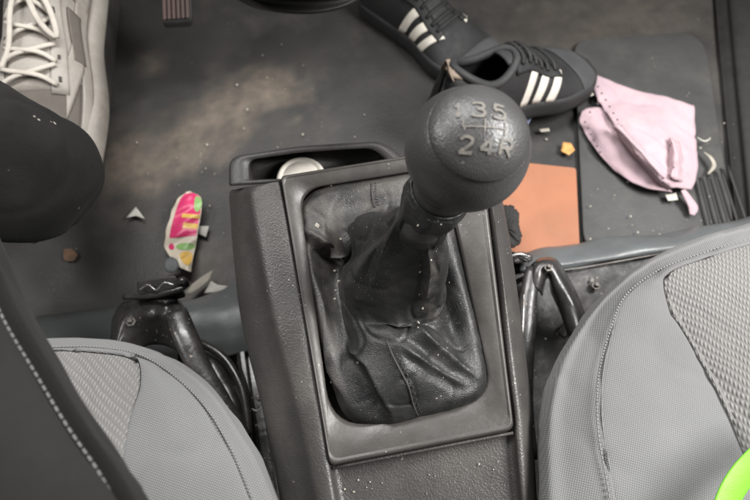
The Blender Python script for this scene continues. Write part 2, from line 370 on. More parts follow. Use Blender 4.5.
# rear top plate below the bezel
# front wall and pocket
def bz(pts, h): return [WB(u, v, h) for u, v in pts]
outer = rounded([(229, 186), (229, 157), (300, 146), (382, 141), (404, 158), (404, 175)], [3, 12, 10, 22, 6, 3], 6)
inner = rounded([(250, 180), (249, 160), (300, 152), (372, 148), (388, 162), (388, 175)], [3, 8, 10, 14, 6, 3], 6)
outer = densify(outer, 2); inner = densify(inner, 2)
sh = lambda L_, k: [(u+(315-u)*k, v+(165-v)*k) for u, v in L_]
loops('tray', [bz(sh(outer, .03), -.14), bz(outer, -.03), bz(outer, -.012), bz(sh(outer, .025), -.008), bz(sh(inner, -.02), -.008), bz(inner, -.011), bz(sh(inner, .04), -.045)], M['tray'], con, cap1=True)
# bezel ring
oc = [(280, 175), (404, 157), (488, 146), (515, 429), (331, 466)]
oc = densify(rounded([(280.5, 176), (480, 144), (514, 430), (330, 466)], [5, 6, 9, 6], 8), 3)
ic = [(299, 190), (443, 167), (492, 397), (332, 432)]
ic = densify(rounded(ic, [24, 22, 34, 44], 8), 3)
def lerp2(a, b, t): return [(p[0]+(q_[0]-p[0])*t, p[1]+(q_[1]-p[1])*t) for p, q_ in zip(a, b)]
bez = loops('bezel', [bz(oc, -.005), bz(oc, .0035), bz(lerp2(oc, ic, .05), .0055), bz(lerp2(oc, ic, .13), .0055), bz(lerp2(oc, ic, .16), .0045), bz(lerp2(oc, ic, .19), .0045), bz(lerp2(oc, ic, .90), .0035), bz(ic, .001), bz(lerp2(oc, ic, 1.02), -.008)], M['bezel'], con)
# seam of bezel rear flange seen as a fine raised lip
tube('rear_lip', bz([(333, 468), (420, 451), (513, 433)], .001), 0.0011, M['console'], con, n=8)

# ------------------------------------------------------------------ gear lever
K = W(467, 150, .425); dep = (K-CAM).dot(ROT @ Vector((0, 0, -1))); RK = 63.5*dep/F*0.985
gl = thing('gear_lever', 'black ball gear lever with shift pattern rising from a wrinkled leather boot', 'gear lever', WB(420, 300, 0))
A = WB(421, 222, .098); axd = (A-K).normalized()
def frame(z):
    x = z.cross(Vector((0, 1, 0.3))).normalized(); return x, z.cross(x)
fx, fy = frame(axd)
prof = []
for i in range(25):
    a = math.pi*i/24*0.76; prof.append((RK*math.sin(a), -RK*math.cos(a)))
Ld = (A-K).length
prof += [(RK*.66, RK*.82), (RK*.60, RK*.95), (RK*.555, RK*1.08), (RK*.51, RK*1.4), (RK*.50, Ld+.006)]
pr3 = spline([(a, b, 0) for a, b in prof[-8:]], 4); prof = prof[:-8]+[(q[0], q[1]) for q in pr3]
N_ = 64; lp = []
for r_, h_ in prof:
    lp.append([K+axd*h_+(fx*math.cos(2*math.pi*j/N_)+fy*math.sin(2*math.pi*j/N_))*max(r_, 1e-5) for j in range(N_)])
knob = loops('knob', lp, M['knob'], gl, cap1=True)
# cap: shallow raised disc on the ball with a groove round it, facing up and to the right
view = (CAM-K).normalized(); cx_ = ROT @ Vector((1, 0, 0)); cy_ = ROT @ Vector((0, 1, 0))
off = Vector((17, 23))/63.5
cn = (cx_*off.x+cy_*off.y+view*math.sqrt(1-off.length**2)).normalized()
rt = (cx_-cn*cx_.dot(cn)).normalized(); upv = cn.cross(rt)
ang = R(-6); rt, upv = rt*math.cos(ang)+upv*math.sin(ang), upv*math.cos(ang)-rt*math.sin(ang)
def onball(a, b, dr=0.0):    # a,b metres in the cap's tangent plane
    r_ = math.hypot(a, b); th = r_/RK
    dr_ = (rt*a+upv*b)/r_ if r_ > 1e-9 else rt
    return K+(cn*math.cos(th)+dr_*math.sin(th))*(RK+dr)
CA = RK*R(51)
lp = []
for rr, dr in ((1.05, -.0003), (1.03, .0002), (1.015, -.0012), (0.995, -.0012), (.98, .0009), (.95, .0012), (.8, .0012), (.6, .0012), (.4, .0012), (.2, .0012), (.02, .0012)):
    lp.append([onball(CA*rr*math.cos(2*math.pi*j/72), CA*rr*math.sin(2*math.pi*j/72), dr) for j in range(72)])
capo = loops('cap', lp, M['knob'], knob, cap1=True)
pxs = dep/F*0.98
def ribbon(pl, w, d0, d1, curve):
    P_ = [Vector((x, y, 0)) for x, y in pl]; P_ = spline(P_, 5) if curve else densify(P_+[P_[-1]], 5)[:5*(len(P_)-1)+1]
    V_ = []; n_ = len(P_)
    for i, p in enumerate(P_):
        t1_ = (P_[min(i+1, n_-1)]-p); t0_ = (p-P_[max(i-1, 0)])
        t1_ = t1_.normalized() if t1_.length > 1e-7 else t0_.normalized(); t0_ = t0_.normalized() if t0_.length > 1e-7 else t1_
        t = (t0_+t1_); t = t.normalized() if t.length > 1e-6 else t1_; nn = Vector((-t.y, t.x, 0)); k = w/max(.55, nn.dot(Vector((-t1_.y, t1_.x, 0))))
        for sg, dr in ((-1, d0), (-.75, d1), (.75, d1), (1, d0)): q_ = p+nn*k*sg; V_.append(onball(q_.x, q_.y, dr))
    return V_, grid_faces(n_, 4)+[(0, 1, 2, 3), tuple((n_-1)*4+i for i in range(4))]
GL = {'1': [([(.25, .78), (.52, 1), (.52, 0)], 0)],
 '3': [([(.05, .92), (.35, 1.0), (.75, .95), (.85, .75), (.7, .57), (.4, .53)], 1), ([(.4, .52), (.75, .47), (.92, .25), (.75, .04), (.35, 0), (.03, .08)], 1)],
 '5': [([(.88, 1), (.2, 1), (.13, .55)], 0), ([(.13, .55), (.5, .63), (.85, .5), (.92, .27), (.75, .05), (.38, 0), (.05, .07)], 1)],
 '2': [([(.06, .82), (.25, .98), (.6, 1), (.85, .85), (.8, .6), (.5, .33), (.05, .02)], 1), ([(.03, 0), (.95, 0)], 0)],
 '4': [([(.68, 0), (.68, 1), (.03, .3)], 0), ([(.0, .28), (1.0, .28)], 0)],
 'R': [([(.08, 0), (.08, 1)], 0), ([(.08, .99), (.55, 1), (.85, .92), (.92, .74), (.8, .55), (.5, .49), (.08, .48)], 1), ([(.48, .48), (.95, 0)], 0)]}
def glyph(ch, ux, vy, size):
    w_, h_ = size*.60, size*.66; parts = []
    for k, (pl, c_) in enumerate(GL[ch]):
        parts.append(ribbon([(ux+(x-.5)*w_, vy+(y-.5)*h_) for x, y in pl], size*.085, .0007, .0017+.00004*k, c_))
    v_, f_ = multi(parts); mesh('shift_number' if ch != 'R' else 'shift_letter', v_, f_, M['mark'], knob, smooth=False)
cu0, cv0 = 485, 121.5
for ch, u, v in (('1', 458, 113), ('3', 476, 111), ('5', 495, 110), ('2', 468, 145), ('4', 487, 144), ('R', 505, 142)):
    glyph(ch, (u-cu0)*pxs, (cv0-v)*pxs, 21.5*pxs)
def linevf(a, b, w):
    n_ = 8; V_ = []
    dx, dy = b[0]-a[0], b[1]-a[1]; l = math.hypot(dx, dy); nx, ny = -dy/l*w, dx/l*w
    for i in range(n_+1):
        x, y = a[0]+dx*i/n_, a[1]+dy*i/n_
        for s, dr in ((-1, .0006), (-.8, .0016), (.8, .0016), (1, .0006)): V_.append(onball((x+nx*s-cu0)*pxs, (cv0-(y+ny*s))*pxs, dr))
    return V_, grid_faces(n_+1, 4, True)+[(0, 1, 2, 3), tuple(n_*4+i for i in range(4))]
v_, f_ = multi([linevf((463, 129), (501, 126), .8), linevf((463, 121), (463, 129), .8), linevf((482, 120), (482.6, 132), .8), linevf((501, 119), (501.6, 132), .8), linevf((464.5, 129), (465, 132), .8)])
mesh('shift_pattern', v_, f_, M['mark'], knob, smooth=False)

# leather boot
RB = [
 [(308,290,-.004),(300,235,-.004),(303,203,-.004),(328,186,-.004),(375,178,-.004),(420,171,-.004),(443,180,-.004),(455,225,-.004),(470,290,-.004),(484,345,-.004),(489,388,-.004),(468,408,-.004),(425,419,-.004),(382,428,-.004),(345,415,-.004),(325,360,-.004)],
 [(315,287,-.001),(309,236,.001),(312,207,.002),(333,192,.003),(375,184,.003),(416,178,.003),(437,190,.003),(449,228,.005),(464,290,.006),(478,343,.007),(482,382,.008),(462,401,.009),(423,413,.009),(386,421,.008),(350,407,.004),(331,355,.002)],
 [(324,285,-.008),(322,240,-.003),(330,222,.003),(345,203,.003),(378,194,.004),(410,190,.004),(430,202,.003),(442,235,.006),(454,290,.004),(467,338,.008),(471,370,.010),(450,390,.014),(419,400,.016),(390,406,.014),(360,390,.008),(340,345,.000)],
 [(336,284,-.014),(336,252,-.012),(344,236,.008),(356,216,.003),(382,204,.004),(406,202,.004),(422,212,.003),(434,240,-.002),(442,290,-.006),(452,328,.002),(454,352,.010),(436,368,.020),(411,376,.027),(388,380,.024),(366,362,.018),(349,336,.000)],
 [(340,291,-.008),(343,262,-.008),(353,240,.004),(367,224,.008),(386,213,.010),(405,210,.010),(421,218,.008),(434,245,.000),(440,285,-.006),(444,312,.000),(438,330,.016),(421,337,.027),(402,338,.031),(384,336,.028),(362,331,.020),(346,314,.006)],
 [(343,290,.016),(347,262,.020),(360,239,.028),(376,222,.036),(394,213,.042),(411,210,.044),(427,218,.038),(438,242,.028),(443,272,.020),(443,299,.014),(434,318,.016),(416,326,.019),(398,327,.020),(380,325,.020),(362,319,.020),(348,307,.018)],
 [(348,284,.040),(355,256,.048),(370,232,.060),(384,218,.070),(398,210,.078),(414,208,.080),(430,214,.074),(441,234,.062),(446,260,.048),(446,286,.038),(438,306,.032),(418,314,.028),(400,315,.026),(382,313,.026),(366,307,.028),(354,298,.034)],
 [(364,260,.066),(372,242,.074),(384,224,.086),(394,214,.094),(405,207,.100),(418,206,.102),(434,212,.098),(443,226,.088),(447,246,.074),(447,268,.062),(440,286,.052),(424,294,.046),(408,294,.044),(392,291,.046),(378,284,.052),(368,273,.058)],
 [(393,228,.100),(396,220,.103),(401,213,.107),(408,208,.110),(416,206,.112),(426,206,.113),(436,210,.112),(443,218,.108),(446,228,.102),(445,238,.096),(440,246,.091),(431,250,.088),(420,250,.087),(410,247,.088),(401,241,.091),(395,235,.095)],
]
CRE = [([(300, 226), (322, 243), (338, 252), (352, 241), (368, 228), (388, 212)], .0095, 9), ([(345, 345), (356, 352), (368, 364), (378, 384), (389, 405), (393, 424)], .0050, 9),
  ([(378, 327), (398, 323), (416, 330), (434, 346), (452, 363), (482, 380)], .0055, 10), ([(402, 216), (386, 240), (372, 290)], .003, 8), ([(426, 236), (430, 270), (424, 302)], .0035, 6), ([(312, 270), (322, 310), (330, 370), (345, 400)], .003, 9), ([(400, 345), (440, 372), (470, 388)], .003, 7)]
def crease(p):
    q = ROT.transposed() @ (p-CAM); a = Vector((375+F*q.x/-q.z, 250-F*q.y/-q.z)); h_ = 0
    for pl, am, w_ in CRE:
        best = (1e9, 1, 0)
        for k in range(len(pl)-1):
            s0, s1 = Vector(pl[k]), Vector(pl[k+1]); ab = s1-s0; t = max(0, min(1, (a-s0).dot(ab)/ab.length_squared)); e = a-(s0+ab*t)
            if e.length < best[0]: best = (e.length, 1 if ab.x*e.y-ab.y*e.x > 0 else -1, (k+t)/(len(pl)-1))
        d_, sg, tt = best; w = w_*(.42 if sg > 0 else 1.0); end = min(1, 5*min(tt, 1-tt))
        h_ += am*1.15*math.exp(-d_/w*1.3)*end
        if sg > 0: h_ -= am*.45*math.exp(-((d_-w_)/(w_*.6))**2)*end
    return h_
def bootd(p, s, t):
    w = math.sin(math.pi*min(1, s*1.15)) if s < .87 else 0.3
    a = nz(p, 34, 3); b = nz(p, 75, 5)
    cre = -0.0028*max(0, 1-abs(a)/0.07)
    return w*(0.0015*a*2+0.0004*b+cre*0.5)+0.0003*nz(p, 200)+(crease(p) if s < .95 else 0)
def neck_ring(dist, rad, ruff=0):
    out = []
    for j in range(16):
        a = j*2*math.pi/16; d_ = cx_*(-math.cos(a))+cy_*math.sin(a); d_ = (d_-axd*d_.dot(axd)).normalized()
        out.append(K+axd*dist+d_*(rad*(1+ruff*(.5 if j % 2 else -.5))))
    return out
view = (CAM-K).normalized(); cx_ = ROT @ Vector((1, 0, 0)); cy_ = ROT @ Vector((0, 1, 0))
boot, bg = loft('boot', [[WB(*q) for q in r] for r in RB]+[neck_ring(RK*1.62, RK*.60, .06), neck_ring(RK*1.30, RK*.575, .02), neck_ring(RK*1.26, RK*.545)], M['boot'], gl, na=14, nb=16, closed=True, disp=bootd)
bat = boot.data.attributes.new('grime', 'FLOAT', 'POINT'); bro = root_of(boot)
for i_, v in enumerate(boot.data.vertices):
    p = v.co+bro; hh_ = p.z-(BZ0+BK*(p.y-BY0)); q = ROT.transposed() @ (p-CAM); u_, v_ = 375+F*q.x/-q.z, 250-F*q.y/-q.z
    d_ = max(0, min(1, (.020-hh_)/.012))*max(0, min(1, max((348-u_)/14, (238-v_)/14)))*max(0, .62+.9*nz(p, 55, 4)+.5*nz(p, 160, 2))
    sc = min((Vector((u_, v_))-Vector(a)).length for a in ((437, 258), (435, 268), (433, 278), (431, 288), (428, 298), (429, 306), (432, 315)))
    d_ = max(d_, 1.7*max(0, 1-sc/9)*max(0, .6+nz(p, 240, 3)))
    edge = .5*max(0, min(1, (.001-hh_)/.004))
    bat.data[i_].value = min(1, max(d_, edge*max(0, .5+nz(p, 90, 6))))
n0 = M['boot'].node_tree.nodes; l0 = M['boot'].node_tree.links; b0_ = n0['Principled BSDF']
a0_ = n0.new('ShaderNodeAttribute'); a0_.attribute_name = 'grime'
x0 = n0.new('ShaderNodeMix'); x0.data_type = 'RGBA'; m0 = n0.new('ShaderNodeMath'); m0.operation = 'MULTIPLY'; m0.inputs[1].default_value = .55
l0.new(a0_.outputs['Fac'], m0.inputs[0]); l0.new(m0.outputs[0], x0.inputs['Factor']); l0.new(b0_.inputs['Base Color'].links[0].from_socket, x0.inputs[6]); x0.inputs[7].default_value = (.105, .095, .085, 1); l0.new(x0.outputs[2], b0_.inputs['Base Color'])
# seams: ridge with stitches along two lines
def nearest_boot(u, v):
    best = None
    for r in bg:
        for p in r:
            q = ROT.transposed() @ (p-CAM); uu = 375+F*q.x/-q.z; vv = 250-F*q.y/-q.z
            d_ = (uu-u)**2+(vv-v)**2-(-q.z < 0)*1e9
            k_ = d_+(-q.z)*40
            if best is None or k_ < best[0]: best = (k_, p)
    return best[1]
import itertools
def seam(pts, parent, label=None):
    P_ = [nearest_boot(u, v)+Vector((0, 0, .0006)) for u, v in pts]
    tube('seam', P_, 0.0007, M['thread'], parent, n=6, sm=4)
    side = Vector((.003, 0, .0002)); q = spline([p_+side for p_ in P_], 6); vf = []
    for i in range(0, len(q)-1, 2):
        a, b = q[i], q[i]+(q[i+1]-q[i])*.75; dd = (b-a)/2
        if dd.length < 1e-6: continue
        ay = dd.cross(Vector((0, 0, 1))).normalized()*.0003; vf.append(box_vf((a+b)/2, dd, ay, Vector((0, 0, .0006))))
    v_, f_ = multi(vf); mesh('seam_stitch', v_, f_, M['thread'], parent, smooth=False)
seam([(386, 341), (392, 355), (400, 370), (408, 388), (414, 405), (418, 416)], boot)
seam([(371, 184), (371, 192), (372, 200), (374, 208)], boot)

# white round cap in the tray and crumbs
ct = WB(301, 177, -.026)
o = []
for r_, h_ in ((.019, -.012), (.020, -.004), (.020, 0), (.0185, .0022), (.0165, .0026), (.0155, .0012), (.0145, .0012), (.0135, .0022), (.004, .003)):
    o.append([ct+Vector((r_*math.cos(a*math.pi/18), r_*math.sin(a*math.pi/18), h_)) for a in range(36)])
tag(loops('bottle_cap', o, M['cap'], cap1=True, cap0=True), 'pale round plastic cap lying in the pocket ahead of the console', 'cap')

# ------------------------------------------------------------------ seats
def mix3(a, b, t): return (a[0]+(b[0]-a[0])*t, a[1]+(b[1]-a[1])*t)
def seat(label, sil, seamc, panel, far, zs, bracket):
    cx0 = sum(p[0] for p in sil)/len(sil); st = thing('car_seat', label, 'seat', W(*mix3(sil[3], far[3], .4), 0), group='front seats either side of the console')
    zb, z1, z2, z3, z4 = zs
    g = lambda p, s, t: 0.0028*nz(p, 13, 4)+0.0009*nz(p, 42, 2)-.0009*max(0, 1-abs(nz(p+Vector((0, 0, 1)), 15, 6))/.07)
    inn = [mix3(a, b, .45) for a, b in zip(sil, seamc)]
    edge = [mix3(a, b, .12) for a, b in zip(sil, seamc)]
    under = [mix3(a, b, .5) for a, b in zip(sil, seamc)]
    loft('side_bolster', [[W(u, v, zb-.05) for u, v in under], [W(u, v, zb) for u, v in edge], [W(u, v, z1) for u, v in sil], [W(u, v, z2-.006) for u, v in edge], [W(u, v, z2) for u, v in inn], [W(u, v, z3-.001) for u, v in seamc], [W(*mix3(a, b, .02), z3-.003) for a, b in zip(seamc, panel)]], M['seat'], st, disp=g, na=8, nb=7)
    mid = [mix3(a, b, .5) for a, b in zip(seamc, panel)]
    loft('insert_panel', [[W(*mix3(a, b, .02), z3-.003) for a, b in zip(seamc, panel)], [W(*mix3(a, b, .06), z3) for a, b in zip(seamc, panel)], [W(u, v, z3+.004) for u, v in mid], [W(*mix3(b, a, .04), z4-.001) for a, b in zip(seamc, panel)], [W(u, v, z4-.004) for u, v in panel]], M['seat'], st, disp=g, na=8, nb=7)
    loft('centre_panel', [[W(u, v, z4-.004) for u, v in panel], [W(*mix3(a, b, .05), z4) for a, b in zip(panel, far)], [W(*mix3(a, b, .4), z4+.004) for a, b in zip(panel, far)], [W(u, v, z4+.004) for u, v in far], [W(*mix3(a, b, 1.4), z4) for a, b in zip(panel, far)]], M['knit'], st, disp=g, na=8, nb=8)
    for cc, zz, w in ((seamc, z3, 3.0),):
        for s in (1,):
            P_ = spline([W(mix3(a, b, .03)[0], mix3(a, b, .03)[1], zz+.0005) for a, b in zip(cc, sil)], 14); vf = []
            for i in range(0, len(P_)-1):
                a, b = P_[i], P_[i]+(P_[i+1]-P_[i])*.6; dd = (b-a)/2
                if dd.length < 1e-6: continue
                vf.append(box_vf((a+b)/2, dd, dd.cross(Vector((0, 0, 1))).normalized()*.0004, Vector((0, 0, .0007))))
            v_, f_ = multi(vf); mesh('stitching', v_, f_, M['seam'], st, smooth=False)
    # cushion core so that nothing shows through from the side
    return st
rs = seat('grey woven car seat cushion on the right of the console, knit panel top right',
     [(840, 205), (752, 224), (690, 242), (635, 268), (588, 312), (556, 360), (541, 405), (537, 455), (538, 540), (545, 640)],
     [(842, 218), (756, 238), (702, 254), (660, 270), (626, 296), (610, 335), (600, 378), (600, 430), (612, 500), (630, 640)],
     [(842, 222), (758, 242), (706, 258), (668, 274), (668, 300), (690, 340), (716, 385), (736, 430), (758, 500), (790, 640)],
     [(900, 300), (870, 320), (850, 330), (830, 340), (820, 350), (815, 380), (820, 420), (830, 460), (850, 520), (880, 640)],
     (.13, .20, .245, .255, .26), None)
ls = seat('grey woven car seat cushion on the left of the console, partly under the black jacket',
     [(-70, 350), (0, 342), (60, 339), (110, 341), (150, 349), (188, 369), (222, 400), (250, 440), (272, 485), (300, 560), (320, 640)],
     [(-70, 362), (0, 352), (60, 347), (105, 348), (142, 356), (175, 377), (205, 407), (230, 448), (250, 495), (275, 565), (295, 640)],
     [(-70, 366), (0, 356), (60, 350), (102, 351), (134, 358), (140, 385), (132, 415), (125, 450), (122, 495), (120, 565), (110, 640)],
     [(-110, 440), (-60, 440), (-40, 440), (-20, 445), (-10, 450), (0, 455), (0, 470), (-10, 500), (-30, 560), (-40, 600), (-60, 640)],
     (.13, .20, .24, .25, .255), None)
# left seat mechanism
def S_(u, v, z): return W(u, v, z)
hb = thing('x', 'x', 'x') if False else None
loft('hinge_bracket', [[S_(112, 318, .09), S_(110, 338, .09), S_(110, 352, .09), S_(108, 372, .09)],
     [S_(122, 303, .135), S_(115, 322, .14), S_(114, 345, .14), S_(112, 370, .14)],
     [S_(136, 299, .15), S_(134, 314, .149), S_(127, 334, .143), S_(124, 360, .13)],
     [S_(149, 298, .15), S_(150, 314, .158), S_(150, 326, .142), S_(150, 345, .12)],
     [S_(162, 297, .15), S_(166, 309, .15), S_(172, 326, .145), S_(176, 350, .13)],
     [S_(176, 297, .14), S_(184, 312, .148), S_(188, 338, .15), S_(200, 370, .15)],
     [S_(180, 302, .09), S_(189, 318, .09), S_(194, 342, .09), S_(205, 372, .09)]], M['steel'], ls, solid=.003, na=7, nb=7,
     disp=lambda p, s, t: 0.0015*nz(p, 60, 9))
tube('bracket_arm', [S_(176, 312, .150), S_(186, 338, .150), S_(200, 368, .146), S_(222, 402, .14), S_(245, 440, .13)], [.010, .011, .010, .008, .007], M['steel'], ls, n=16, flat=.5)
def bolt(c, r_, parent):
    c = Vector(c); rings = []
    for rr, zz in ((1.7, -.001), (1.7, .0008), (1.0, .001), (1.0, .0042), (.8, .005)):
        rings.append([c+Vector((r_*rr*math.cos(a*math.pi/3 if rr <= 1 else a*math.pi/3), r_*rr*math.sin(a*math.pi/3), zz)) for a in range(6)])
    loops('bolt', rings, M['rail'], parent, cap1=True, smooth=False, bevel=.0003)
bolt(S_(131, 322, .150), .0028, ls); bolt(S_(204, 366, .093), .003, ls)
bolt(S_(548, 268, .135), .0024, rs); bolt(S_(596, 286, .062), .003, rs); bolt(S_(508, 318, .094), .0026, rs)
tube('cable', [S_(258, 500, .06), S_(256, 450, .065), S_(251, 410, .07), S_(246, 385, .075), S_(238, 362, .08)], .0016, M['foam'], ls, n=8)
latch = slab('latch_box', rounded([S_(136, 281, .165), S_(176, 275, .165), S_(180, 288, .16), S_(138, 297, .16)], .003), .022, M['steel'], ls, bevel=.0015)
tube('latch_lip', [S_(124, 297, .158), S_(150, 296, .162), S_(180, 289, .162), S_(187, 283, .158)], .0028, M['steel'], latch, n=8)
tube('latch_spring', [S_(139, 290, .168), S_(148, 285, .170), S_(156, 290, .168), S_(164, 283, .170), S_(174, 285, .168)], .0011, M['foil'], latch, n=6)
tube('latch_pin', [S_(178, 284, .165), S_(183, 281, .166), S_(187, 286, .16)], [.003, .004, .003], M['steel'], latch, n=8)
loft('side_shield', [[S_(178, 338, .07), S_(200, 346, .07), S_(222, 362, .07), S_(238, 386, .07), S_(246, 420, .07), S_(252, 480, .07)],
     [S_(178, 346, .085), S_(198, 352, .085), S_(216, 368, .085), S_(230, 392, .085), S_(238, 424, .085), S_(246, 480, .085)],
     [S_(176, 372, .08), S_(188, 380, .08), S_(200, 396, .08), S_(212, 418, .08), S_(222, 444, .08), S_(235, 490, .08)]], M['steel'], ls, solid=.003, disp=lambda p, s, t: .004*nz(p, 25, 8)+.002*nz(p, 60, 2))
tube('shield_bead', [S_(180, 339, .088), S_(202, 344, .09), S_(224, 358, .09), S_(240, 384, .09), S_(247, 415, .088), S_(250, 455, .085), S_(258, 500, .085)], .0042, M['steel'], ls, n=10)
ax = S_(258, 352, .03); 
def rail(parent, a, b, w, zt):
    a, b = Vector(a), Vector(b); d_ = (b-a); s = d_.cross(Vector((0, 0, 1))).normalized()*w
    prof_ = [(-1, -.03), (-1, 0), (-.75, .003), (-.45, .003), (-.4, -.008), (.4, -.008), (.45, .003), (.75, .003), (1, 0), (1, -.03)]
    rows_ = [[a+d_*t+s*x+Vector((0, 0, z)) for x, z in prof_] for t in (0, .1, .2, .3, .4, .5, .6, .7, .8, .9, 1)]
    mesh('slide_rail', [p for r in rows_ for p in r], grid_faces(11, 10), M['steel'], parent, smooth=False, solid=.002, bevel=.0008)
rail(ls, S_(252, 350, .045), S_(282, 560, .045), .017, 0)
tube('rail_edge', [S_(258, 362, .055), S_(264, 385, .058), S_(267, 415, .056), S_(274, 460, .05), S_(282, 520, .05)], [.0015, .0028, .003, .0025, .002], M['rail'], ls, n=8)
# right seat mechanism
M['pan'] = mat('dusty_pan', (0.020, 0.019, 0.019), 0.5, (0.04, 0.037, 0.034), nscale=40, grain='noise', gs=200, bump=.4, speck=.9, spscale=230, speckcol=(.4,.33,.27), dust=.4, dustcol=(.10,.09,.08), dscale=15)
loft('pan_panel', [[S_(497, 268, .06), S_(555, 268, .06), (S_(610, 259, .06)), S_(660, 252, .06)],
     [S_(496, 300, .058), S_(555, 282, .058), S_(610, 272, .058), S_(660, 266, .058)],
     [S_(500, 350, .05), S_(550, 340, .05), S_(605, 310, .05), S_(660, 300, .05)],
     [S_(515, 430, .05), S_(550, 430, .05), S_(600, 400, .05), S_(660, 380, .05)],
     [S_(525, 600, .05), S_(560, 600, .05), S_(600, 600, .05), S_(660, 600, .05)]], M['pan'], rs, solid=.003, disp=lambda p, s, t: .003*nz(p, 22, 3)+.0012*nz(p, 70, 1))
tube('panel_edge', [S_(556, 271, .066), S_(580, 268, .067), S_(615, 262, .067), S_(665, 253, .066)], .0011, M['rail'], rs, n=8)
loft('wishbone_bracket', [[S_(527, 282, .10), S_(529, 268, .11), S_(540, 258, .115), S_(556, 259, .11), S_(568, 276, .10), S_(580, 300, .10), S_(590, 330, .1)],
     [S_(531, 284, .125), S_(534, 269, .13), S_(542, 262, .132), S_(554, 264, .13), S_(563, 278, .125), S_(574, 302, .12), S_(584, 330, .12)],
     [S_(541, 292, .122), S_(543, 281, .126), S_(546, 274, .126), S_(550, 276, .126), S_(554, 288, .122), S_(564, 310, .115), S_(572, 335, .115)],
     [S_(543, 296, .10), S_(545, 285, .10), S_(547, 279, .10), S_(549, 281, .10), S_(551, 293, .10), S_(560, 313, .1), S_(568, 337, .1)]], M['steel'], rs, na=8, nb=7, solid=.002)
tube('bracket_arm', [S_(533, 268, .125), S_(528, 300, .122), S_(526, 330, .12), S_(523, 370, .115), S_(524, 410, .11), S_(530, 460, .10)], [.007, .009, .0095, .010, .009, .008], M['steel'], rs, n=16, flat=.5)
tube('edge_strip', [S_(524, 290, .126), S_(523, 325, .126), S_(520, 360, .122), S_(519, 395, .116)], [.0006, .0012, .0014, .0008], M['foil'], rs, n=8)
tube('panel_bead', [S_(497, 330, .075), S_(498, 305, .075), S_(508, 288, .075), S_(524, 278, .075)], .003, M['steel'], rs, n=8)
tube('drain_ring', [S_(560, 333, .06), S_(563, 325, .062), S_(568, 322, .062), S_(570, 330, .06), S_(565, 338, .058)], .0012, M['steel'], rs, n=8, closed=True)
loft('inner_strut', [[S_(501, 300, .06), S_(500, 320, .06), S_(504, 350, .06), S_(508, 380, .06)], [S_(507, 296, .088), S_(508, 320, .09), S_(511, 350, .09), S_(514, 385, .085)], [S_(516, 298, .09), S_(519, 320, .09), S_(518, 350, .09), S_(518, 385, .085)], [S_(521, 300, .06), S_(523, 320, .06), S_(523, 350, .06), S_(523, 385, .06)]], M['steel'], rs, solid=.002, disp=lambda p, s, t: .002*nz(p, 70, 1))
# torn bracket by the console
def rough_blob(name, pts, z0, z1, m, parent, seed):
    ring = spline([(u, v, 0) for u, v in pts], 8, True)
    jag = [(p.x+2.2*nz((i, seed, 0), .8), p.y+2.2*nz((i, seed+4, 0), .8)) for i, p in enumerate(ring)]
    c = (sum(p[0] for p in jag)/len(jag), sum(p[1] for p in jag)/len(jag))
    rows_ = [[W(u, v, z0) for u, v in jag]]
    for k, zz in ((0, z1-.003), (.12, z1), (.5, z1+.001), (.98, z1-.002)):
        rows_.append([W(u+(c[0]-u)*k, v+(c[1]-v)*k, zz+.003*nz((u*.3, v*.3, k), 1)*(k > 0)) for u, v in jag])
    return loops(name, rows_, m, parent, cap1=True)
rough_blob('torn_foam', [(486, 208), (500, 205), (515, 207), (519, 222), (521, 240), (514, 247), (498, 247), (488, 242)], .05, .135, M['foam'], rs, 2)
rough_blob('bare_metal_tab', [(491, 240), (504, 243), (514, 252), (524, 252), (532, 256), (530, 262), (510, 263), (496, 258)], .08, .115, M['steel'], rs, 5)
tube('crimped_edge', [S_(503, 252, .12), S_(511, 256, .124), S_(520, 254, .126), S_(531, 257, .122)], [.0012, .0022, .0016, .001], M['foil'], rs, n=7)

# ------------------------------------------------------------------ sneakers
def prof1(xs, ys, t):
    for i in range(len(xs)-1):
        if t <= xs[i+1]:
            k = (t-xs[i])/(xs[i+1]-xs[i]); k = k*k*(3-2*k); return ys[i]+(ys[i+1]-ys[i])*k
    return ys[-1]
def shoe_funcs(L_, w_, hh, zs):
    def hw(s):
        e = min(1, math.sqrt(max(0, 1-(1-min(1, s/.10))**2)))*min(1, math.sqrt(max(0, 1-(max(0, s-.82)/.18)**2)))
        return e*prof1([0, .15, .45, .70, 1], [.70*w_, .74*w_, .74*w_, w_, .9*w_], s)
    def hz(s): return zs+(prof1([0, .1, .3, .42, .6, .8, .93, 1], [hh, hh*.98, hh*.92, hh*.95, hh*.66, hh*.43, hh*.36, hh*.2], s)-zs)
    def surf(s, ph, o=0.0):
        w = hw(s)+o; t = hz(s)+o; c = math.cos(ph); sn = math.sin(ph)
        y = -w*(abs(c)**.75)*(1 if c > 0 else -1)*(1-.18*sn*(s < 2)); z = zs+(t-zs)*(sn**.85)
        return Vector((s*L_, y, z))
    return hw, hz, surf
